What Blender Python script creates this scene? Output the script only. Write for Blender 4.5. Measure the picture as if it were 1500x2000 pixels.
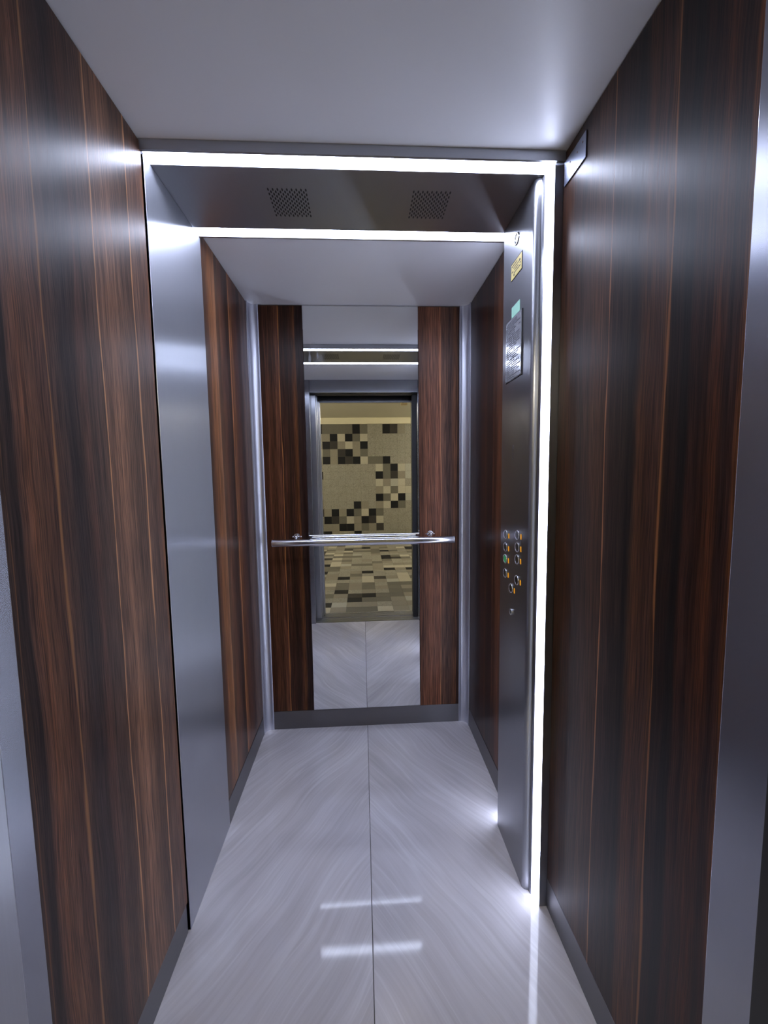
import bpy, bmesh, math, random
from mathutils import Vector, Matrix
C = bpy.context.scene.collection
for o in list(bpy.data.objects): bpy.data.objects.remove(o)
sc = bpy.context.scene
# ------------------------------------------------------------------ camera
def make_camera():
    f, yaw, pitch, roll = 791.285, 0.0532, -0.0889, -0.0140
    cy, sy, cp, sp, cr, sr = math.cos(yaw), math.sin(yaw), math.cos(pitch), math.sin(pitch), math.cos(roll), math.sin(roll)
    a = Vector((cy, -sy, 0)); b = Vector((-sp*sy, -sp*cy, cp))
    R = cr*a + sr*b; U = -sr*a + cr*b; F = Vector((cp*sy, cp*cy, sp))
    cam = bpy.data.cameras.new('camera'); o = bpy.data.objects.new('camera', cam); C.objects.link(o)
    cam.sensor_fit = 'HORIZONTAL'; cam.sensor_width = 36; cam.lens = f/1500*36; cam.clip_start = 0.02
    m = Matrix(((R.x, U.x, -F.x, -0.0063), (R.y, U.y, -F.y, 0.0), (R.z, U.z, -F.z, 1.361), (0, 0, 0, 1)))
    o.matrix_world = m
    sc.camera = o
make_camera()
# ------------------------------------------------------------------ world, light levels, exposure
w = bpy.data.worlds.new('world'); sc.world = w; w.use_nodes = True
w.node_tree.nodes['Background'].inputs[0].default_value = (0.5, 0.55, 0.7, 1)
w.node_tree.nodes['Background'].inputs[1].default_value = 0.0
STRIP = 12.0            # ceiling light strips
COLUMN = 7.5            # vertical strips of the control column
STRIP_COL = (0.70, 0.765, 1.0)
HALL = 50.0  # emission of the added, unseen hall lamps
sc.view_settings.view_transform = 'Standard'; sc.view_settings.look = 'None'
sc.view_settings.gamma = 1.0; sc.view_settings.use_curve_mapping = False
sc.view_settings.exposure = 1.12
sc.cycles.blur_glossy = 0.0
sc.cycles.max_bounces = 14; sc.cycles.diffuse_bounces = 7; sc.cycles.glossy_bounces = 8
# ------------------------------------------------------------------ measures of the car
XL, XR, YB, YF = -0.55, 0.55, 2.113, 0.533
HC, HS = 2.213, 2.188           # ceiling, lowered band
SK = 0.10                       # skirting
# ------------------------------------------------------------------ materials
def lin(c):
    return tuple(((v/255)/12.92 if v/255 <= 0.04045 else ((v/255+0.055)/1.055)**2.4) for v in c)
class M:
    def __init__(s, name):
        s.m = bpy.data.materials.new(name); s.m.use_nodes = True
        s.t = s.m.node_tree; s.p = s.t.nodes['Principled BSDF']; s.o = s.t.nodes['Material Output']
    def n(s, kind, **k):
        n = s.t.nodes.new(kind)
        for a, b in k.items(): setattr(n, a, b)
        return n
    def l(s, a, b): s.t.links.new(a, b)
    def math(s, op, a, b=None, c=None, clamp=False):
        n = s.n('ShaderNodeMath', operation=op); n.use_clamp = clamp
        for i, v in enumerate((a, b, c)):
            if v is None: continue
            if isinstance(v, (int, float)): n.inputs[i].default_value = v
            else: s.l(v, n.inputs[i])
        return n.outputs[0]
    def mix(s, f, a, b, mode='MIX'):
        n = s.n('ShaderNodeMix', data_type='RGBA', blend_type=mode)
        for i, v in ((0, f), (6, a), (7, b)):
            if isinstance(v, (int, float)): n.inputs[i].default_value = v
            elif isinstance(v, tuple): n.inputs[i].default_value = (*v[:3], 1)
            else: s.l(v, n.inputs[i])
        return n.outputs[2]
    def coords(s, scale=(1, 1, 1), loc=(0, 0, 0), rot=(0, 0, 0), src=None):
        mp = s.n('ShaderNodeMapping')
        mp.inputs['Scale'].default_value = scale; mp.inputs['Location'].default_value = loc; mp.inputs['Rotation'].default_value = rot
        if src is None: src = s.n('ShaderNodeTexCoord').outputs['Object']
        s.l(src, mp.inputs[0]); return mp.outputs[0]
    def noise(s, vec, scale, detail=4, rough=0.5, dist=0):
        n = s.n('ShaderNodeTexNoise'); n.inputs['Scale'].default_value = scale; n.inputs['Detail'].default_value = detail
        n.inputs['Roughness'].default_value = rough; n.inputs['Distortion'].default_value = dist
        s.l(vec, n.inputs['Vector']); return n.outputs[0]
    def ramp(s, fac, stops, interp='LINEAR'):
        r = s.n('ShaderNodeValToRGB'); cr = r.color_ramp; cr.interpolation = interp
        while len(cr.elements) < len(stops): cr.elements.new(0.5)
        for e, (p, c) in zip(cr.elements, stops): e.position = p; e.color = (*c, 1) if len(c) == 3 else c
        s.l(fac, r.inputs[0]); return r.outputs[0]
def plain(name, col, rough=0.5, metal=0.0, spec=0.5, emit=None, es=0, noise=0.0):
    m = M(name); p = m.p
    p.inputs['Roughness'].default_value = rough; p.inputs['Metallic'].default_value = metal
    p.inputs['Specular IOR Level'].default_value = spec
    c = (*col, 1)
    p.inputs['Base Color'].default_value = c
    if noise:
        v = m.noise(m.coords(), 9, 5, 0.6)
        m.l(m.mix(v, tuple(x*(1-noise) for x in col), tuple(min(1, x*(1+noise)) for x in col)), p.inputs['Base Color'])
    if emit:
        p.inputs['Emission Color'].default_value = (*emit, 1); p.inputs['Emission Strength'].default_value = es
    return m.m
def steel(name, grain, tangent, col=(0.50, 0.515, 0.56), rough=0.29, aniso=0.86):
    """brushed steel; grain = axis the brushing runs along, tangent = direction the reflections spread in"""
    m = M(name); p = m.p
    sc_ = {'X': (1.5, 500, 500), 'Y': (500, 1.5, 500), 'Z': (500, 500, 1.5)}[grain]
    fine = m.noise(m.coords(sc_), 1.0, 3, 0.6)
    big = m.noise(m.coords({'X': (.6, 6, 6), 'Y': (6, .6, 6), 'Z': (6, 6, .6)}[grain]), 1.0, 4, 0.6)
    f = m.math('ADD', m.math('MULTIPLY', fine, 0.6), m.math('MULTIPLY', big, 0.4))
    m.l(m.mix(f, tuple(x*0.93 for x in col), tuple(x*1.07 for x in col)), p.inputs['Base Color'])
    p.inputs['Roughness'].default_value = rough
    p.inputs['Metallic'].default_value = 1.0
    p.inputs['Anisotropic'].default_value = aniso
    t = m.n('ShaderNodeCombineXYZ')
    for i in range(3): t.inputs[i].default_value = tangent[i]
    m.l(t.outputs[0], p.inputs['Tangent'])
    return m.m
def wood(name, axis, stops, lines, seed, gain=1.0, rough=0.33):
    """walnut laminate with upright grain: wide bands, fine pores and pale hairlines"""
    m = M(name); p = m.p
    tc = m.n('ShaderNodeTexCoord').outputs['Object']
    sep = m.n('ShaderNodeSeparateXYZ'); m.l(tc, sep.inputs[0])
    u = sep.outputs['XY'.index(axis)]; z = sep.outputs[2]
    # slow sideways wander of the grain with height
    cw = m.n('ShaderNodeCombineXYZ'); m.l(m.math('MULTIPLY', u, 5.0), cw.inputs[0]); m.l(m.math('MULTIPLY', z, 1.6), cw.inputs[1]); cw.inputs[2].default_value = seed
    wn = m.noise(cw.outputs[0], 1.0, 3, 0.55)
    uw = m.math('ADD', u, m.math('MULTIPLY', m.math('SUBTRACT', wn, 0.5), 0.035))
    st = sorted(stops); u0, u1 = st[0][0], st[-1][0]
    if len(st) > 30: st = st[:30]
    fac = m.math('DIVIDE', m.math('SUBTRACT', uw, u0), (u1-u0), clamp=True)
    def rich(c):                                   # purer browns: the laminate itself is warmer than its sheen
        y = sum(c)/3; return tuple(max(0.0, y+(v-y)*1.0)*t for v, t in zip(c, (1.02, 0.95, 0.84)))
    col = m.ramp(fac, [((a-u0)/(u1-u0), tuple(x*gain for x in rich(lin(c)))) for a, c in st])
    # grain at three widths
    def g(su, sz, dt, ro):
        c = m.n('ShaderNodeCombineXYZ'); m.l(m.math('MULTIPLY', uw, su), c.inputs[0]); m.l(m.math('MULTIPLY', z, sz), c.inputs[1]); c.inputs[2].default_value = seed*3.1
        return m.noise(c.outputs[0], 1.0, dt, ro)
    g1 = m.ramp(g(38, 0.7, 4, 0.6), [(0.30, (0.68,)*3), (0.5, (1.0,)*3), (0.70, (1.35,)*3)])
    col = m.mix(1.0, col, g1, 'MULTIPLY')
    g2 = m.ramp(g(190, 2.4, 4, 0.65), [(0.38, (0.48,)*3), (0.47, (0.95,)*3), (0.55, (1.08,)*3), (0.66, (1.4, 1.37, 1.33))])
    col = m.mix(0.85, col, g2, 'MULTIPLY')
    g3 = m.ramp(g(620, 9, 2, 0.5), [(0.38, (0.35,)*3), (0.52, (1.05,)*3), (0.66, (1.5,)*3)])
    col = m.mix(0.8, col, g3, 'MULTIPLY')
    for i, (lu, lw, lc, ls) in enumerate(lines):
        c = m.n('ShaderNodeCombineXYZ'); c.inputs[0].default_value = i*7.3+seed; m.l(m.math('MULTIPLY', z, 1.9), c.inputs[1])
        nv = m.noise(c.outputs[0], 1.0, 2, 0.5)
        c2 = m.n('ShaderNodeCombineXYZ'); c2.inputs[0].default_value = i*3.7+seed+40; m.l(m.math('MULTIPLY', z, 3.5), c2.inputs[1])
        nw = m.noise(c2.outputs[0], 1.0, 3, 0.5)
        d = m.math('ABSOLUTE', m.math('SUBTRACT', m.math('ADD', u, m.math('MULTIPLY', m.math('SUBTRACT', nv, 0.5), 0.022)), lu))
        wd = m.math('MULTIPLY', m.math('ADD', m.math('MULTIPLY', m.math('SUBTRACT', nw, 0.35), 3.2, clamp=True), 0.25), lw)
        k = m.math('SUBTRACT', 1.0, m.math('DIVIDE', d, wd), clamp=True)
        k = m.math('MULTIPLY', m.math('POWER', k, 0.6), ls)
        col = m.mix(k, col, tuple(x*gain for x in lin(lc)))
    m.l(col, p.inputs['Base Color'])
    m.l(m.math('ADD', m.math('MULTIPLY', g(190, 2.4, 3, 0.6), 0.12), rough-0.06), p.inputs['Roughness'])
    p.inputs['Specular IOR Level'].default_value = 0.24
    return m.m
def stone(name):
    m = M(name); p = m.p
    tc = m.n('ShaderNodeTexCoord').outputs['Object']
    sep = m.n('ShaderNodeSeparateXYZ'); m.l(tc, sep.inputs[0])
    side = m.math('GREATER_THAN', sep.outputs[0], 0.0)
    sgn = m.math('SUBTRACT', 1.0, m.math('MULTIPLY', side, 2.0))        # the two slabs run opposite ways
    c = m.n('ShaderNodeCombineXYZ')
    m.l(m.math('MULTIPLY', sep.outputs[0], sgn), c.inputs[0]); m.l(sep.outputs[1], c.inputs[1]); m.l(m.math('MULTIPLY', side, 5.0), c.inputs[2])
    warp = m.n('ShaderNodeTexNoise'); warp.inputs['Scale'].default_value = 1.5; warp.inputs['Detail'].default_value = 2
    m.l(c.outputs[0], warp.inputs['Vector'])
    vm = m.n('ShaderNodeVectorMath', operation='MULTIPLY_ADD'); m.l(warp.outputs['Color'], vm.inputs[0]); vm.inputs[1].default_value = (0.16, 0.16, 0); m.l(c.outputs[0], vm.inputs[2])
    v = m.coords((6.5, 0.7, 1), src=m.coords(rot=(0, 0, math.radians(33)), src=vm.outputs[0]))
    broad = m.noise(v, 1.0, 5, 0.55)
    fine = m.noise(m.coords((11.0, 4.0, 1), src=v), 1.0, 4, 0.6)
    col = m.ramp(broad, [(0.28, (0.45, 0.43, 0.445)), (0.45, (0.51, 0.49, 0.51)), (0.55, (0.55, 0.53, 0.555)), (0.72, (0.61, 0.595, 0.62))])
    col = m.mix(0.55, col, m.ramp(fine, [(0.35, (0.84, 0.83, 0.82)), (0.65, (1.07, 1.07, 1.07))]), 'MULTIPLY')
    ridge = m.math('ABSOLUTE', m.math('SUBTRACT', m.noise(m.coords((2.2, 0.8, 1), src=v), 1.0, 2, 0.5), 0.5))
    vein = m.math('MULTIPLY', m.math('SUBTRACT', 1.0, m.math('MULTIPLY', ridge, 60.0), clamp=True), 0.20)
    col = m.mix(vein, col, (0.80, 0.80, 0.82))
    m.l(col, p.inputs['Base Color'])
    p.inputs['Roughness'].default_value = 0.06; p.inputs['Specular IOR Level'].default_value = 0.30
    return m.m
def strip_mat(name, s):
    return plain(name, (0.9, 0.92, 1.0), 0.5, emit=STRIP_COL, es=s)
ST_SIDE = steel('brushed_steel_upright_side', 'Z', (0, 1, 0))
ST_BACK = steel('brushed_steel_upright_back', 'Z', (1, 0, 0))
ST_COL = steel('brushed_steel_control_column', 'Z', (0.25, 1, 0), (0.32, 0.325, 0.35), 0.28)
ST_BAND = steel('brushed_steel_ceiling_band', 'Y', (1, 0, 0), (0.46, 0.47, 0.50), 0.38, 0.7)
ST_SKIRT_S = steel('satin_steel_skirting_side', 'Y', (0, 0, 1), (0.205, 0.20, 0.21), 0.38, 0.5)
ST_SKIRT_B = steel('satin_steel_skirting_back', 'X', (0, 0, 1), (0.205, 0.20, 0.21), 0.38, 0.5)
ST_DOOR = steel('brushed_steel_door', 'Z', (0.7, 0.7, 0), (0.45, 0.46, 0.49), 0.28)
ALU = plain('satin_aluminium', (0.66, 0.68, 0.76), 0.38, 1.0)
CHROME = plain('polished_chrome', (0.80, 0.81, 0.84), 0.16, 1.0)
EDGE = plain('bright_metal_edge', (0.75, 0.78, 0.85), 0.22, 1.0)
BLACK = plain('black_gap', (0.012, 0.012, 0.014), 0.6)
RUBBER_SHADE = plain('black_rubber', (0.02, 0.02, 0.022), 0.45)  # door rubber, and the drawn shadow behind the instruction plate
BACKING = plain('dark_shell', (0.03, 0.03, 0.035), 0.7)
CEIL = plain('satin_white_ceiling_enamel', (0.86, 0.865, 0.895), 0.37, 0.0, 0.6)
STONE = stone('veined_porcelain_floor')
GROUT = plain('grout', (0.10, 0.095, 0.09), 0.8)
def mirror_mat():
    m = M('mirror_silvering'); p = m.p
    p.inputs['Metallic'].default_value = 1.0; p.inputs['Roughness'].default_value = 0.0; p.inputs['Base Color'].default_value = (0.88, 0.90, 0.905, 1)
    # wiped smears near the upper left corner of the glass
    tc = m.n('ShaderNodeTexCoord').outputs['Object']
    d = m.n('ShaderNodeVectorMath', operation='DISTANCE'); m.l(tc, d.inputs[0]); d.inputs[1].default_value = (-0.243, YB, 1.965)
    near = m.math('SUBTRACT', 1.0, m.math('DIVIDE', d.outputs['Value'], 0.075), clamp=True)
    sm = m.noise(m.coords((30, 1, 9), rot=(0, 0.5, 0)), 1.0, 3, 0.6, 1.5)
    k = m.math('MULTIPLY', m.math('MULTIPLY', near, m.math('MULTIPLY', m.math('SUBTRACT', sm, 0.45), 5.0, clamp=True)), 0.45)
    df = m.n('ShaderNodeBsdfDiffuse'); df.inputs[0].default_value = (0.75, 0.80, 0.9, 1)
    mx = m.n('ShaderNodeMixShader'); m.l(k, mx.inputs[0]); m.l(p.outputs[0], mx.inputs[1]); m.l(df.outputs[0], mx.inputs[2]); m.l(mx.outputs[0], m.o.inputs[0])
    return m.m
MIRR = mirror_mat()
L_CEIL = strip_mat('lit_ceiling_diffuser', STRIP)
L_COL = strip_mat('lit_column_diffuser', COLUMN)
L_REAR = strip_mat('lit_rear_column_diffuser', COLUMN*0.55)
# ------------------------------------------------------------------ mesh helpers
def box(bm, x0, x1, y0, y1, z0, z1, mi=0, bev=0):
    r = bmesh.ops.create_cube(bm, size=1, matrix=Matrix.Translation(((x0+x1)/2, (y0+y1)/2, (z0+z1)/2)) @ Matrix.Diagonal((abs(x1-x0), abs(y1-y0), abs(z1-z0), 1)))
    fs = set(f for v in r['verts'] for f in v.link_faces)
    for f in fs: f.material_index = mi
    if bev:
        es = list(set(e for v in r['verts'] for e in v.link_edges))
        rr = bmesh.ops.bevel(bm, geom=es, offset=bev, segments=2, affect='EDGES', profile=0.5)
        for f in rr['faces']: f.material_index = mi
def prism(bm, pts, a0, a1, axis='Z', mi=0):
    """closed outline extruded along an axis; pts are (x,y) for Z and (y,z) for X"""
    def P(p, a): return Vector((p[0], p[1], a)) if axis == 'Z' else Vector((a, p[0], p[1]))
    lo = [bm.verts.new(P(p, a0)) for p in pts]; hi = [bm.verts.new(P(p, a1)) for p in pts]
    n = len(pts); fs = [bm.faces.new(lo), bm.faces.new(hi)]
    for i in range(n): fs.append(bm.faces.new((lo[i], lo[(i+1) % n], hi[(i+1) % n], hi[i])))
    for f in fs: f.material_index = mi
    bmesh.ops.recalc_face_normals(bm, faces=fs)
def cyl(bm, p0, p1, r, seg=32, mi=0, r2=None):
    p0, p1 = Vector(p0), Vector(p1); d = p1-p0
    m = Matrix.Translation((p0+p1)/2) @ d.to_track_quat('Z', 'Y').to_matrix().to_4x4()
    rr = bmesh.ops.create_cone(bm, cap_ends=True, segments=seg, radius1=r, radius2=r if r2 is None else r2, depth=d.length, matrix=m)
    for f in set(f for v in rr['verts'] for f in v.link_faces): f.material_index = mi
def torus(bm, c, axis, R, r, seg=32, sub=10, mi=0):
    q = Vector(axis).to_track_quat('Z', 'Y'); c = Vector(c); g = []
    for i in range(seg):
        a = 2*math.pi*i/seg
        g.append([bm.verts.new(c + q @ Vector(((R+r*math.cos(b))*math.cos(a), (R+r*math.cos(b))*math.sin(a), r*math.sin(b)))) for b in [2*math.pi*j/sub for j in range(sub)]])
    for i in range(seg):
        for j in range(sub):
            f = bm.faces.new((g[i][j], g[(i+1) % seg][j], g[(i+1) % seg][(j+1) % sub], g[i][(j+1) % sub])); f.smooth = True; f.material_index = mi
def obj(name, bm, mats, parent=None, smooth=False):
    if not isinstance(mats, (list, tuple)): mats = [mats]
    me = bpy.data.meshes.new(name); 
    if smooth:
        for f in bm.faces: f.smooth = True
        for e in bm.edges:
            if len(e.link_faces) == 2 and e.calc_face_angle(0) > 0.6: e.smooth = False
    bm.to_mesh(me); bm.free()
    for m in mats: me.materials.append(m)
    o = bpy.data.objects.new(name, me); C.objects.link(o)
    if parent:
        o.parent = parent
        o.matrix_parent_inverse = Matrix.Translation(-world_loc(parent))
    return o
def world_loc(o):
    v = Vector(o.location)
    if o.parent: v = v + world_loc(o.parent) + o.matrix_parent_inverse.translation
    return v
def tag(o, label, cat, group=None):
    o['label'] = label; o['category'] = cat
    if group: o['group'] = group
    return o
def thing(name, label, cat, loc=(0, 0, 0), group=None):
    o = bpy.data.objects.new(name, None); C.objects.link(o); o.location = loc; o.empty_display_size = 0.05
    return tag(o, label, cat, group)
def struct(name, bm, mats, smooth=False):
    o = obj(name, bm, mats, None, smooth); o['kind'] = 'structure'; return o
def B(): return bmesh.new()
def one(*a, **k):
    bm = B(); box(bm, *a, **k); return bm
# ------------------------------------------------------------------ structure of the car
bm = B()
box(bm, -0.60, -0.0012, YF-0.02, YB+0.03, -0.02, 0.0, 0, 0.0008)
box(bm, 0.0012, 0.60, YF-0.02, YB+0.03, -0.02, 0.0, 0, 0.0008)
box(bm, -0.60, 0.60, YF-0.02, YB+0.03, -0.03, -0.0015, 1)
struct('floor', bm, [STONE, GROUT])
bm = B(); box(bm, -0.585, 0.585, YF, YB+0.02, HC, HC+0.03)
struct('ceiling', bm, CEIL)
struct('wall_left', one(-0.585, -0.563, YF, YB+0.02, 0.0, HC), BACKING)
struct('wall_right', one(0.563, 0.585, YF, YB+0.02, 0.0, HC), BACKING)
struct('wall_back', one(-0.585, 0.585, YB+0.012, YB+0.03, 0.0, HC), BACKING)
# front wall with the doorway: return panels either side and the head above
DL, DR, DH = -0.458, 0.508, 2.104
bm = B()
box(bm, -0.585, DL, YF-0.040, YF, 0.0, HC, 0, 0.001)
box(bm, DR, 0.585, 0.432, YF, 0.0, HC, 0, 0.001)
box(bm, DL+0.0015, DR-0.0015, YF-0.038, YF-0.002, DH, HC, 0, 0.001)
struct('wall_front', bm, steel('brushed_steel_front_return', 'Z', (0.7, 0.7, 0), (0.36, 0.37, 0.41), 0.24))
# skirtings
def skirt(name, x0, x1, y0, y1, mat, inner):
    bm = B(); box(bm, x0, x1, y0, y1, 0.0, SK, 0, 0.0012)
    return struct(name, bm, mat)
Y1, Y2 = 1.141, 1.507
skirt('baseboard_left', -0.563, -0.5535, YF+0.0, Y1-0.007, ST_SKIRT_S, 1)
skirt('baseboard_left_rear', -0.563, -0.5495, Y2+0.001, YB-0.041, ST_SKIRT_S, 1)
skirt('baseboard_right', 0.5495, 0.563, YF+0.0, 1.135, ST_SKIRT_S, -1)
skirt('baseboard_right_rear', 0.5495, 0.563, 1.502, YB-0.041, ST_SKIRT_S, -1)
skirt('baseboard_back', -0.510, 0.510, YB-0.001, YB+0.012, ST_SKIRT_B, 1)
# rounded corner trims
def corner(name, s):
    bm = B(); pts = []; r = 0.040
    cx, cy = s*(0.55-r), YB-r
    for i in range(13):
        a = math.radians(90*i/12)
        pts.append((cx + s*r*math.cos(a), cy + r*math.sin(a)))
    lipA = [(s*0.548, YB-r-0.004), (s*0.5455, YB-r-0.001), (s*0.5475, YB-r+0.002)]
    lipB = [(s*(0.55-r-0.0), YB-0.003), (s*(0.55-r-0.003), YB-0.0045), (s*(0.55-r-0.006), YB-0.002)]
    outline = lipA + pts[2:-2] + lipB + [(s*(0.55-r-0.006), YB+0.011), (s*0.562, YB+0.011), (s*0.562, YB-r-0.004)]
    prism(bm, outline, 0.0, HC)
    return struct(name, bm, ALU, True)
corner('trim_1', -1); corner('trim_2', 1)
# ------------------------------------------------------------------ wood panels
TAN = (190, 136, 92)
def g_(lst, k): return [(a, tuple(min(255, v*k) for v in c)) for a, c in lst]
S_LN = [(0.50, (50, 38, 34)), (0.56, (84, 56, 42)), (0.60, (52, 38, 34)), (0.633, (55, 42, 36)), (0.652, (58, 42, 34)), (0.663, (40, 29, 27)), (0.675, (44, 32, 29)), (0.679, (78, 54, 45)), (0.692, (84, 57, 44)), (0.701, (94, 62, 45)), (0.710, (84, 58, 45)), (0.726, (82, 56, 43)), (0.747, (70, 47, 38)), (0.775, (64, 47, 41)), (0.805, (44, 35, 35)), (0.825, (47, 35, 33)), (0.849, (76, 53, 45)), (0.863, (60, 45, 40)), (0.893, (72, 54, 47)), (0.935, (98, 72, 58)), (0.961, (112, 82, 66)), (0.994, (100, 74, 60)), (1.03, (78, 58, 48)), (1.08, (84, 63, 54)), (1.116, (82, 60, 52)), (1.131, (104, 68, 44))]
S_LR = [(1.521, (60, 42, 32)), (1.556, (88, 58, 42)), (1.577, (125, 84, 54)), (1.606, (118, 80, 54)), (1.632, (130, 92, 68)), (1.65, (84, 64, 52)), (1.688, (100, 68, 52)), (1.727, (72, 50, 42)), (1.773, (50, 36, 32)), (1.786, (70, 46, 34)), (1.811, (108, 72, 48)), (1.861, (80, 52, 42)), (1.915, (66, 46, 40)), (1.94, (58, 42, 38)), (1.966, (88, 66, 58)), (2.019, (92, 70, 60)), (2.061, (70, 50, 46))]
S_BL = [(-0.51, (50, 26, 16)), (-0.494, (52, 30, 20)), (-0.482, (66, 40, 28)), (-0.461, (68, 42, 28)), (-0.441, (62, 38, 26)), (-0.429, (84, 54, 38)), (-0.416, (74, 44, 34)), (-0.406, (50, 32, 24)), (-0.39, (58, 34, 24)), (-0.372, (38, 24, 16)), (-0.352, (54, 32, 24)), (-0.331, (78, 48, 26)), (-0.325, (68, 42, 26)), (-0.321, (38, 26, 22)), (-0.303, (36, 22, 20)), (-0.291, (38, 22, 20))]
S_BR = [(0.294, (96, 62, 48)), (0.31, (88, 58, 45)), (0.325, (110, 73, 56)), (0.339, (108, 71, 54)), (0.36, (120, 79, 62)), (0.374, (104, 70, 56)), (0.392, (122, 80, 62)), (0.4, (112, 70, 54)), (0.41, (90, 64, 54)), (0.429, (98, 70, 58)), (0.446, (72, 52, 46)), (0.462, (72, 51, 44)), (0.474, (88, 60, 46)), (0.491, (84, 56, 40)), (0.496, (46, 30, 26)), (0.507, (40, 26, 24))]
S_RR = [(1.45, (60, 40, 28)), (1.6, (62, 42, 30)), (1.623, (78, 46, 30)), (1.651, (70, 44, 32)), (1.665, (48, 28, 18)), (1.72, (36, 22, 20)), (1.758, (28, 18, 18)), (1.786, (36, 26, 14)), (1.803, (66, 38, 24)), (1.824, (42, 26, 18)), (1.858, (50, 26, 18)), (1.885, (32, 20, 18)), (1.95, (32, 20, 18)), (1.97, (48, 32, 24)), (2.031, (50, 34, 26)), (2.052, (38, 26, 20))]
S_RN = [(0.52, (50, 30, 20)), (0.576, (84, 50, 26)), (0.582, (50, 30, 24)), (0.6, (32, 20, 18)), (0.616, (62, 34, 20)), (0.652, (34, 20, 16)), (0.671, (46, 26, 20)), (0.679, (20, 16, 15)), (0.694, (20, 16, 15)), (0.704, (36, 22, 18)), (0.724, (30, 20, 16)), (0.737, (74, 48, 30)), (0.747, (52, 34, 28)), (0.769, (60, 38, 28)), (0.792, (70, 44, 28)), (0.812, (34, 24, 20)), (0.823, (24, 19, 18)), (0.838, (38, 28, 24)), (0.884, (44, 30, 26)), (0.919, (56, 38, 30)), (0.957, (68, 46, 34)), (0.98, (58, 40, 32)), (1.017, (50, 36, 30)), (1.06, (52, 36, 30)), (1.078, (60, 36, 22)), (1.126, (44, 26, 18))]
G = 1.2
W_LN = wood('walnut_left_near', 'Y', S_LN, [(0.759, 0.0052, (140, 98, 60), 0.75), (0.916, 0.0028, TAN, 0.85), (1.055, 0.0040, TAN, 0.85), (0.649, 0.0016, (112, 76, 50), 0.7), (0.955, 0.0012, (150, 108, 80), 0.5)], 1.3, G)
W_LR = wood('walnut_left_rear', 'Y', S_LR, [(1.797, 0.006, (185, 122, 76), 0.9), (1.632, 0.006, (150, 104, 70), 0.6)], 4.7, G)
W_BL = wood('walnut_back_left', 'X', S_BL, [(-0.411, 0.0034, (150, 98, 52), 0.9)], 7.9, G*1.35)
W_BR = wood('walnut_back_right', 'X', S_BR, [(0.406, 0.0034, (185, 125, 84), 0.9)], 11.2, G*1.15)
W_RR = wood('walnut_right_rear', 'Y', S_RR, [(1.70, 0.005, (110, 66, 40), 0.6)], 15.1, G*1.35)
W_RN = wood('walnut_right_near', 'Y', S_RN, [(0.908, 0.0034, (165, 112, 76), 0.75), (0.729, 0.0042, (140, 92, 56), 0.7), (0.573, 0.003, (120, 72, 34), 0.8)], 19.6, G*1.1)
def panel(x0, x1, y0, y1, mat, label, z1=HC-0.004):
    bm = B(); box(bm, x0, x1, y0, y1, SK+0.001, z1, 0, 0.0008)
    return tag(obj('walnut_panel', bm, mat), label, 'wall panel')
panel(-0.562, -0.55, YF+0.001, Y1-0.008, W_LN, 'broad walnut wall panel between the doorway and the tall steel panel, with pale hairlines')
panel(-0.562, -0.551, Y2+0.001, YB-0.0425, W_LR, 'narrow orange-brown walnut wall panel between the tall steel panel and the rear corner')
panel(-0.508, -0.290, YB, YB+0.011, W_BL, 'darker brown walnut strip beside the mirror, next to the orange-brown panel')
panel(0.2935, 0.508, YB, YB+0.011, W_BR, 'paler reddish walnut strip beside the mirror, on the control column side')
panel(0.551, 0.562, 1.504, YB-0.0425, W_RR, 'narrow very dark walnut wall panel between the control column and the rear corner')
panel(0.55, 0.562, YF+0.001, 1.135, W_RN, 'broad dark walnut wall panel between the doorway and the control column')
# ------------------------------------------------------------------ left steel panel
bm = B(); box(bm, -0.562, -0.5480, Y1, Y2, 0.0, HS-0.001, 0, 0.0012)
p = tag(obj('steel_panel', bm, ST_SIDE), 'tall brushed steel wall panel reaching from the floor to the steel ceiling band', 'wall panel')
# ------------------------------------------------------------------ lowered steel band across the ceiling
band = thing('ceiling_band', 'brushed steel band lowered across the ceiling between two light strips', 'ceiling panel', (0, 1.315, HS))
bm = B()
prof = [(1.1255, HC), (1.1255, 2.1870), (1.1330, 2.1870), (1.1330, 2.1960), (1.1770, 2.1960), (1.1775, HS), (1.4500, HS), (1.4515, 2.1960), (1.4975, 2.1960), (1.4975, 2.1870), (1.5060, 2.1870), (1.5060, HC)]
prism(bm, prof, -0.562, 0.562, 'X')
obj('band_body', bm, ST_BAND, band)
def grille(cx, cy):
    bm = B()
    for j in range(13):
        for i in range(9 if j % 2 == 0 else 8):
            x = cx + (i-4)*0.0135 + (0.00675 if j % 2 else 0); y = cy + (j-6)*0.0097
            vs = []
            for k in range(12):
                a = 2*math.pi*k/12
                vs.append((x + 0.0024*math.cos(a), y + 0.0060*math.sin(a)))
            prism(bm, vs, HS-0.0004, HS+0.001)
    return obj('speaker_grille', bm, BLACK, band)
g = grille(-0.207, 1.319); g = grille(0.215, 1.316)
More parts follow.
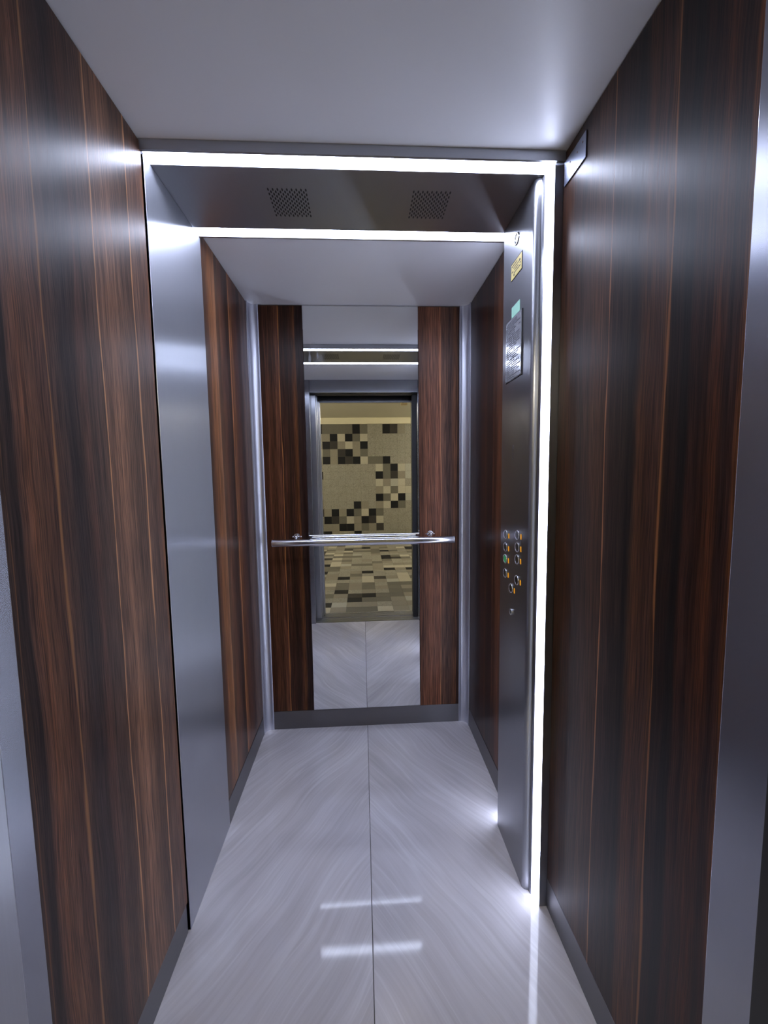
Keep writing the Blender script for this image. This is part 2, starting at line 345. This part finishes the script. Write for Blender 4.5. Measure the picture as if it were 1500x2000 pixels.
# ------------------------------------------------------------------ light strips
def strip(name, ring0, ring1, mat, label):
    """diffuser bar: ring0 and ring1 are matching four-point outlines"""
    bm = B(); a = [bm.verts.new(p) for p in ring0]; b = [bm.verts.new(p) for p in ring1]
    bm.faces.new(a); bm.faces.new(b)
    for i in range(4): bm.faces.new((a[i], a[(i+1) % 4], b[(i+1) % 4], b[i]))
    bmesh.ops.recalc_face_normals(bm, faces=bm.faces)
    return tag(obj(name, bm, mat), label, 'light strip', 'light strips framing the steel band')
zs, zt = 2.1885, 2.1955
strip('light_strip', [(-0.5475, 1.1335, zs), (-0.5475, 1.1765, zs), (-0.5475, 1.1765, zt), (-0.5475, 1.1335, zt)],
      [(0.529, 1.1335, zs), (0.5165, 1.1765, zs), (0.5165, 1.1765, zt), (0.529, 1.1335, zt)], L_CEIL, 'long white light strip along the front edge of the steel ceiling band')
strip('light_strip', [(-0.5475, 1.452, zs), (-0.5475, 1.497, zs), (-0.5475, 1.497, zt), (-0.5475, 1.452, zt)],
      [(0.508, 1.452, zs), (0.521, 1.497, zs), (0.521, 1.497, zt), (0.508, 1.452, zt)], L_CEIL, 'white light strip along the rear edge of the steel ceiling band')
strip('light_strip', [(0.5268, 1.138, 0.001), (0.5180, 1.1730, 0.001), (0.5225, 1.1745, 0.001), (0.5320, 1.140, 0.001)],
      [(0.5268, 1.138, 2.1882), (0.5180, 1.1730, 2.1882), (0.5225, 1.1745, 2.1882), (0.5320, 1.140, 2.1882)], L_COL, 'tall upright white light strip on the near edge of the control column')
strip('light_strip', [(0.5100, 1.4530, 0.001), (0.5300, 1.4970, 0.001), (0.5350, 1.4940, 0.001), (0.5150, 1.4515, 0.001)],
      [(0.5100, 1.4530, 2.1870), (0.5300, 1.4970, 2.1870), (0.5350, 1.4940, 2.1870), (0.5150, 1.4515, 2.1870)], L_REAR, 'upright light strip hidden behind the control column, glowing on the floor')
# ------------------------------------------------------------------ control column
XC = 0.496
col = thing('control_panel', 'brushed steel control column with push buttons and plates beside an upright light strip', 'control panel', (0.53, 1.32, 0))
bm = B()
out = [(0.5625, 1.1365), (0.5270, 1.1365), (0.5270, 1.1378), (0.5335, 1.1400), (0.5235, 1.1765), (0.5170, 1.1745), (0.5135, 1.1850), (0.5140, 1.1880), (0.5120, 1.1885)]
for i in range(7):
    a = math.radians(15*i); out.append((0.5110-0.015*math.sin(a), 1.2040-0.015*math.cos(a)))
out += [(XC, 1.4380), (0.4975, 1.4440), (0.5020, 1.4490), (0.5065, 1.4505), (0.5145, 1.4500), (0.5160, 1.4505), (0.5360, 1.4940), (0.5315, 1.4985), (0.5315, 1.5020), (0.5625, 1.5020)]
prism(bm, out, 0.0, HS-0.0008)
obj('column_body', bm, ST_COL, col, True)
XF = XC
def onface(name, y, z, hw, hh, t, mat, parent=col, bev=0.0004, mi=0):
    bm = B(); box(bm, XF-t, XF+0.0005, y-hw, y+hw, z-hh, z+hh, mi, bev); return obj(name, bm, mat, parent)
# emergency lens
bm = B(); torus(bm, (XF-0.0005, 1.322, 2.099), (1, 0, 0), 0.0155, 0.0028)
o = obj('camera_ring', bm, CHROME, col)
bm = B(); cyl(bm, (XF-0.0012, 1.322, 2.099), (XF+0.001, 1.322, 2.099), 0.0145); obj('camera_lens', bm, plain('dark_lens', (0.03, 0.03, 0.04), 0.1), o)
# rating plate
YEL = plain('yellow_plate', (0.82, 0.68, 0.27), 0.4, noise=0.08)
pl = onface('rating_plate', 1.320, 2.014, 0.0455, 0.0265, 0.0016, BLACK); pl['label'] = 'yellow plate with dark border'
onface('plate_face', 1.320, 2.013, 0.0430, 0.0240, 0.0024, YEL, pl)
random.seed(4)
INK = plain('plate_ink', (0.10, 0.09, 0.07), 0.6)
def dashes(parent, y0, y1, z_list, h, t, seed, mat=INK, lens=(0.005, 0.016), fillp=0.85, name='lettering'):
    rnd = random.Random(seed); bm = B()
    h *= 1.4
    for z in z_list:
        y = y1; end = y0 + (y1-y0)*rnd.choice([0, 0, 0.05, 0.25, 0.4])
        while y > end:
            L = rnd.uniform(*lens)
            if rnd.random() < fillp: box(bm, XF-t, XF-t+0.0004, max(y-L, end), y, z-h, z+h)
            y -= L + 0.0022
    return obj(name, bm, mat, parent)
dashes(pl, 1.283, 1.357, [2.029, 2.020, 2.012, 2.004], 0.0011, 0.0027, 5)
onface('lettering', 1.292, 2.022, 0.004, 0.0035, 0.0028, INK, pl); onface('lettering', 1.338, 1.998, 0.004, 0.003, 0.0028, INK, pl)
# green sticker
s = onface('sticker', 1.324, 1.886, 0.0345, 0.0170, 0.0012, plain('pale_green_sticker', (0.40, 0.74, 0.58), 0.5)); s['label'] = 'pale green sticker'
# instruction plate; offset black backing draws its shadow along two edges
ip = onface('instruction_plate', 1.332, 1.7675, 0.0690, 0.0990, 0.0030, RUBBER_SHADE)
pf = onface('plate_face', 1.3345, 1.7690, 0.0665, 0.0970, 0.0036, plain('polished_steel_plate', (0.52, 0.54, 0.60), 0.14, 0.6), ip)
dashes(ip, 1.276, 1.393, [1.857-0.0066*i for i in range(28)], 0.0011, 0.0039, 9, plain('engraved_ink', (0.06, 0.06, 0.08), 0.5), (0.006, 0.02), 0.92)
# engraved maker's mark: a short run of upright rounded strokes
bm = B()
for i in range(4):
    torus(bm, (XF, 1.333, 1.452-0.0125*i), (1, 0, 0), 0.0052, 0.0006, 18, 6)
obj('engraved_mark', bm, plain('engraving', (0.16, 0.16, 0.17), 0.5, 1.0), col)
# push buttons
AMBER = plain('amber_tag', (0.95, 0.42, 0.02), 0.35, emit=(1.0, 0.42, 0.02), es=0.18)
BTN = plain('button_face_steel', (0.14, 0.14, 0.15), 0.25, 1.0)
GREEN = plain('green_button_face', (0.03, 0.30, 0.10), 0.3, emit=(0.02, 0.5, 0.16), es=0.06)
def button(y, z, green=False):
    bm = B(); cyl(bm, (XF-0.0022, y, z), (XF+0.0005, y, z), 0.0135, 36, 0, 0.0140)
    b = obj('push_button', bm, GREEN if green else BTN, col, True)
    if green: b['label'] = 'green push button'
    bm = B(); torus(bm, (XF-0.0014, y, z), (1, 0, 0), 0.0150, 0.0018); obj('button_ring', bm, CHROME, b)
    bm = B(); box(bm, XF-0.0012, XF+0.0005, y-0.0320, y-0.0250, z-0.010, z+0.007, 0, 0.001); t = obj('braille_tag', bm, AMBER, b); t['label'] = 'amber tag'
    bm = B()
    for k in range(3):
        cyl(bm, (XF-0.0016, y+0.021, z+0.006-0.006*k), (XF+0.0005, y+0.021+0.0, z+0.006-0.006*k), 0.0017, 12)
    obj('braille_dots', bm, CHROME, b)
for y, z, gr in [(1.387, 1.150, 0), (1.280, 1.163, 0), (1.388, 1.105, 0), (1.280, 1.123, 0), (1.388, 1.063, 1), (1.280, 1.083, 0), (1.388, 1.012, 0), (1.280, 1.014, 0), (1.330, 0.973, 0)]:
    button(y, z, bool(gr))
bm = B(); cyl(bm, (XF-0.004, 1.324, 0.892), (XF+0.001, 1.324, 0.892), 0.0110, 28)
k = obj('key_switch', bm, CHROME, col, True)
bm = B(); box(bm, XF-0.0046, XF-0.003, 1.3232, 1.3248, 0.887, 0.897); obj('keyhole', bm, BLACK, k)
# ------------------------------------------------------------------ small plate on the right wall
bm = B(); box(bm, 0.5468, 0.5498, 1.021, 1.126, 2.121, 2.182, 0, 0.0006)
pt = tag(obj('cover_plate', bm, plain('clear_film_steel', (0.22, 0.235, 0.29), 0.34, 1.0)), 'small bare steel cover plate on dark walnut, just under the ceiling', 'plate')
RUST = plain('rust_mark', (0.16, 0.08, 0.06), 0.6)
for y, z in ((1.035, 2.165), (1.060, 2.160), (1.095, 2.162)):
    bm = B(); cyl(bm, (0.5461, y, z), (0.547, y, z), 0.0022, 14); obj('rivet', bm, RUST, pt)
# ------------------------------------------------------------------ mirror
bm = B(); box(bm, -0.2885, 0.2915, YB-0.0005, YB+0.010, SK+0.0015, HC-0.004, 0, 0.0015)
mirror = thing('wall_mirror', 'tall narrow mirror on the back wall reflecting the open doorway and mosaic wall', 'mirror', (0, YB, SK))
obj('mirror_glass', bm, MIRR, mirror)
# ------------------------------------------------------------------ handrail
RY, RZ, RR = YB-0.070, 1.0305, 0.0192
rail = thing('handrail', 'round polished steel handrail across the mirror on the back wall', 'handrail', (0, YB, RZ))
bm = B(); cyl(bm, (-0.460, RY, RZ), (0.461, RY, RZ), RR, 64); obj('rail_tube', bm, plain('polished_steel_tube', (0.74, 0.75, 0.80), 0.13, 1.0), rail, True)
for s in (-1, 1):
    bm = B(); cyl(bm, (s*0.4600, RY, RZ), (s*0.4625, RY, RZ), RR*0.93, 48); obj('end_cap', bm, ALU, rail, True)
    bm = B()
    cyl(bm, (s*0.349, YB-0.004, 1.052), (s*0.349, YB+0.001, 1.052), 0.017, 36)
    cyl(bm, (s*0.349, YB-0.040, 1.052), (s*0.349, YB-0.004, 1.052), 0.0075, 24)
    cyl(bm, (s*0.349, YB-0.040, 1.055), (s*0.349, RY+0.004, RZ+0.006), 0.0075, 24)
    bmesh.ops.create_uvsphere(bm, u_segments=20, v_segments=12, radius=0.0105, matrix=Matrix.Translation((s*0.349, YB-0.040, 1.054)))
    br = obj('bracket', bm, CHROME, rail, True)
    for d in (-1, 1):
        bm = B(); bmesh.ops.create_uvsphere(bm, u_segments=12, v_segments=8, radius=0.0042, matrix=Matrix.Translation((s*0.349+d*0.0215, YB-0.001, 1.052)))
        obj('screw', bm, CHROME, br, True)
# ------------------------------------------------------------------ car doors, landing doors, sills (seen in the mirror)
def door(x0, x1, y0, y1, z1, label, z0=0.006):
    bm = B(); box(bm, x0, x1, y0, y1, z0, z1, 0, 0.002)
    d = tag(obj('sliding_door_panel', bm, ST_DOOR), label, 'door panel')
    return d
door(-0.98, -0.414, 0.408, 0.450, 2.10, 'open steel car door panel nearest the left front return, in the mirror')
door(-0.97, -0.405, 0.358, 0.396, 2.10, 'second open steel car door panel, stacked behind the first in the mirror')
door(-0.97, -0.396, 0.312, 0.340, 2.06, 'open steel landing door panel nearer the car, edge seen in the mirror')
door(-0.97, -0.390, 0.282, 0.304, 2.06, 'open steel landing door panel nearer the hall, edge seen in the mirror')
bm = B()
box(bm, 0.466, 0.56, 0.385, 0.425, 0.0, 2.104, 0, 0.001); box(bm, 0.475, 0.53, 0.27, 0.345, 0.0, 2.065, 0, 0.001)
tag(obj('door_slot', bm, RUBBER_SHADE), 'black upright door slot on the closing side of the doorway, in the mirror', 'door frame')
bm = B(); box(bm, -0.98, 0.56, 0.385, 0.478, 2.104, 2.16)
tag(obj('door_header', bm, RUBBER_SHADE), 'black door track header above the open car doors, in the mirror', 'door frame')
def sill(y0, y1, label):
    bm = B(); n = 4; wdt = (y1-y0)/n
    box(bm, -0.98, 0.56, y0, y1, -0.03, -0.012)
    for i in range(n):
        box(bm, -0.98, 0.56, y0+i*wdt, y0+i*wdt+wdt*0.62, -0.012, -0.002, 0, 0.0006)
    return tag(obj('door_sill', bm, plain('grooved_aluminium_sill', (0.55, 0.55, 0.56), 0.32, 1.0)), label, 'door sill')
sill(0.395, 0.505, 'grooved metal car door sill at the tile edge, in the mirror')
sill(0.262, 0.372, 'grooved metal landing door sill at the hall edge, in the mirror')
# ------------------------------------------------------------------ landing wall and hall
HX0, HX1, HY0, HZ = -2.4, 2.8, -4.604, 2.605
PLASTER = plain('cream_plaster', (0.62, 0.58, 0.46), 0.8, noise=0.04)
LANDW = plain('hall_wall_plaster', (0.50, 0.47, 0.38), 0.8, noise=0.04)
bm = B()
box(bm, HX0-0.1, -0.985, 0.235, 0.262, 0.0, HZ, 0); box(bm, 0.565, HX1+0.1, 0.235, 0.262, 0.0, HZ, 0)
box(bm, -0.985, 0.565, 0.235, 0.262, 2.16, HZ, 0)
struct('wall_near', bm, LANDW)
# steel surround of the landing doorway
bm = B()
box(bm, -0.985, -0.394, 0.225, 0.2795, 0.0, 2.0645, 0, 0.001); box(bm, 0.5305, 0.565, 0.225, 0.2615, 0.0, 2.0645, 0, 0.001); box(bm, -0.985, 0.565, 0.225, 0.2615, 2.065, 2.16, 0, 0.001)
struct('door_1', bm, ST_DOOR)
bm = B(); box(bm, HX0-0.1, HX1+0.1, HY0-0.1, 0.262, HZ, HZ+0.03)
struct('ceiling', bm, plain('hall_ceiling_paint', (0.74, 0.71, 0.60), 0.8))
struct('wall_west', one(HX0-0.12, HX0, HY0, 0.235, 0.0, HZ), PLASTER)
struct('wall_east', one(HX1, HX1+0.12, HY0, 0.235, 0.0, HZ), PLASTER)
# mosaic: letters give the tile kind, row by row from the top
T = {'k': (0.012, 0.012, 0.014), 'd': (0.05, 0.045, 0.04), 'g': (0.16, 0.15, 0.12), 't': (0.28, 0.255, 0.20), 'c': (0.48, 0.445, 0.35), 'l': (0.42, 0.41, 0.35)}
def tile_mat(name, c, gloss=0.5):
    m = M(name); v = m.noise(m.coords((1, 1, 1)), 60, 4, 0.6)
    m.l(m.mix(v, tuple(x*0.8 for x in c), tuple(x*1.2 for x in c)), m.p.inputs['Base Color']); m.p.inputs['Roughness'].default_value = gloss; m.p.inputs['Specular IOR Level'].default_value = 0.25
    return m.m
def gravel_mat():
    m = M('marbled_tile'); v = m.noise(m.coords(), 22, 5, 0.6, 2.5)
    r = m.math('ABSOLUTE', m.math('SUBTRACT', v, 0.5))
    k = m.math('SUBTRACT', 1.0, m.math('MULTIPLY', r, 9.0), clamp=True)
    m.l(m.mix(k, (0.215, 0.20, 0.16), (0.38, 0.36, 0.295)), m.p.inputs['Base Color']); m.p.inputs['Roughness'].default_value = 0.4
    return m.m
KEYS = list(T) + ['.']
TM = [tile_mat('mosaic_tile_'+n, T[k]) for k, n in zip('kdgtcl', ['black', 'charcoal', 'grey', 'tan', 'cream', 'pale'])] + [gravel_mat(), plain('tile_joint', (0.16, 0.15, 0.11), 0.8)]
ROWS = ['ggggkg..kdt.', 'tkckgc......', 'kdtctk......', 'gtdktg......', 'ktkdkcggk...', '.......cgkcl', '.......kgdtl', '.......ctlc.', '.......tcgcc', '.......kgckl', '....kt.tckg.', 'tktkgckg....', 'kdgctkdc....', 'ttkktgtd....', 'kt..k.......', 'tg.t.t......']
X0T, TS = -0.838, 0.1615
rnd = random.Random(3)
bm = B()
for r, row in enumerate(ROWS):
    zt = 2.27 - TS*(r-1); zb = zt - TS
    if r == 0: zt = 2.475
    if zb < 0: zb = 0.0
    for c in range(-10, 23):
        ch = row[c] if 0 <= c < 12 else ROWS[(r*5+c*3) % len(ROWS)][(c+4) % 12] if rnd.random() < 0.6 else '.'
        x = X0T + c*TS
        if x < HX0 or x+TS > HX1: continue
        box(bm, x+0.0012, x+TS-0.0012, HY0-0.01, HY0, zb+0.0012, zt-0.0012, KEYS.index(ch))
box(bm, HX0-0.1, HX1+0.1, HY0-0.05, HY0-0.003, 0.0, 2.475, 7)
struct('wall_far', bm, TM)
bm = B(); box(bm, HX0, HX1, HY0-0.05, HY0+0.02, 2.4765, HZ, 0)
struct('trim_3', bm, plain('cream_cornice', (0.78, 0.72, 0.52), 0.7))
# hall floor
bm = B(); FY = HY0; nrow = 0
rf = random.Random(12)
ny = int((0.262-HY0)/TS)+1
for j in range(ny):
    y0 = HY0 + j*TS; y1 = min(y0+TS, 0.2615)
    if y1-y0 < 0.01: continue
    for c in range(-10, 23):
        x = X0T + c*TS
        if x < HX0-0.1 or x+TS > HX1+0.1: continue
        src = ROWS[(j*3 + 5) % len(ROWS)]
        ch = src[(c + j*5) % 12]
        if ch == '.' : ch = rf.choice('t.g...t')
        elif rf.random() < 0.35: ch = rf.choice('tgc.')
        box(bm, x+0.001, x+TS-0.001, y0+0.001, y1-0.001, -0.01, 0.0, KEYS.index(ch))
box(bm, HX0-0.1, HX1+0.1, HY0-0.05, 0.2618, -0.03, -0.0015, 7)
struct('floor', bm, TM)
# added hall lamps: two unseen ceiling lamps put in to light the hall
for i, (lx, ly) in enumerate([(-1.9, -2.4), (2.2, -2.9)]):
    lamp = thing('ceiling_lamp', ['round warm hall ceiling lamp, nearer the far mosaic wall', 'round warm hall ceiling lamp, nearer the landing door'][i], 'lamp', (lx, ly, HZ), 'hall ceiling lamps')
    bm = B(); cyl(bm, (lx, ly, HZ-0.03), (lx, ly, HZ), 0.19, 40); obj('lamp_base', bm, ALU, lamp, True)
    bm = B(); cyl(bm, (lx, ly, HZ-0.16), (lx, ly, HZ-0.03), 0.10, 40, 0, 0.17); obj('lamp_shade', bm, plain('warm_lit_glass', (0.9, 0.85, 0.7), 0.5, emit=(1.0, 0.92, 0.76), es=HALL), lamp, True)
# small sensor box under the hall ceiling, seen in the mirror
bm = B(); box(bm, 0.66, 0.77, -2.66, -2.58, HZ-0.075, HZ, 0, 0.004)
tag(obj('sensor_box', bm, plain('cream_plastic', (0.75, 0.62, 0.40), 0.5)), 'small cream box under the hall ceiling, upper right in the mirror', 'sensor')
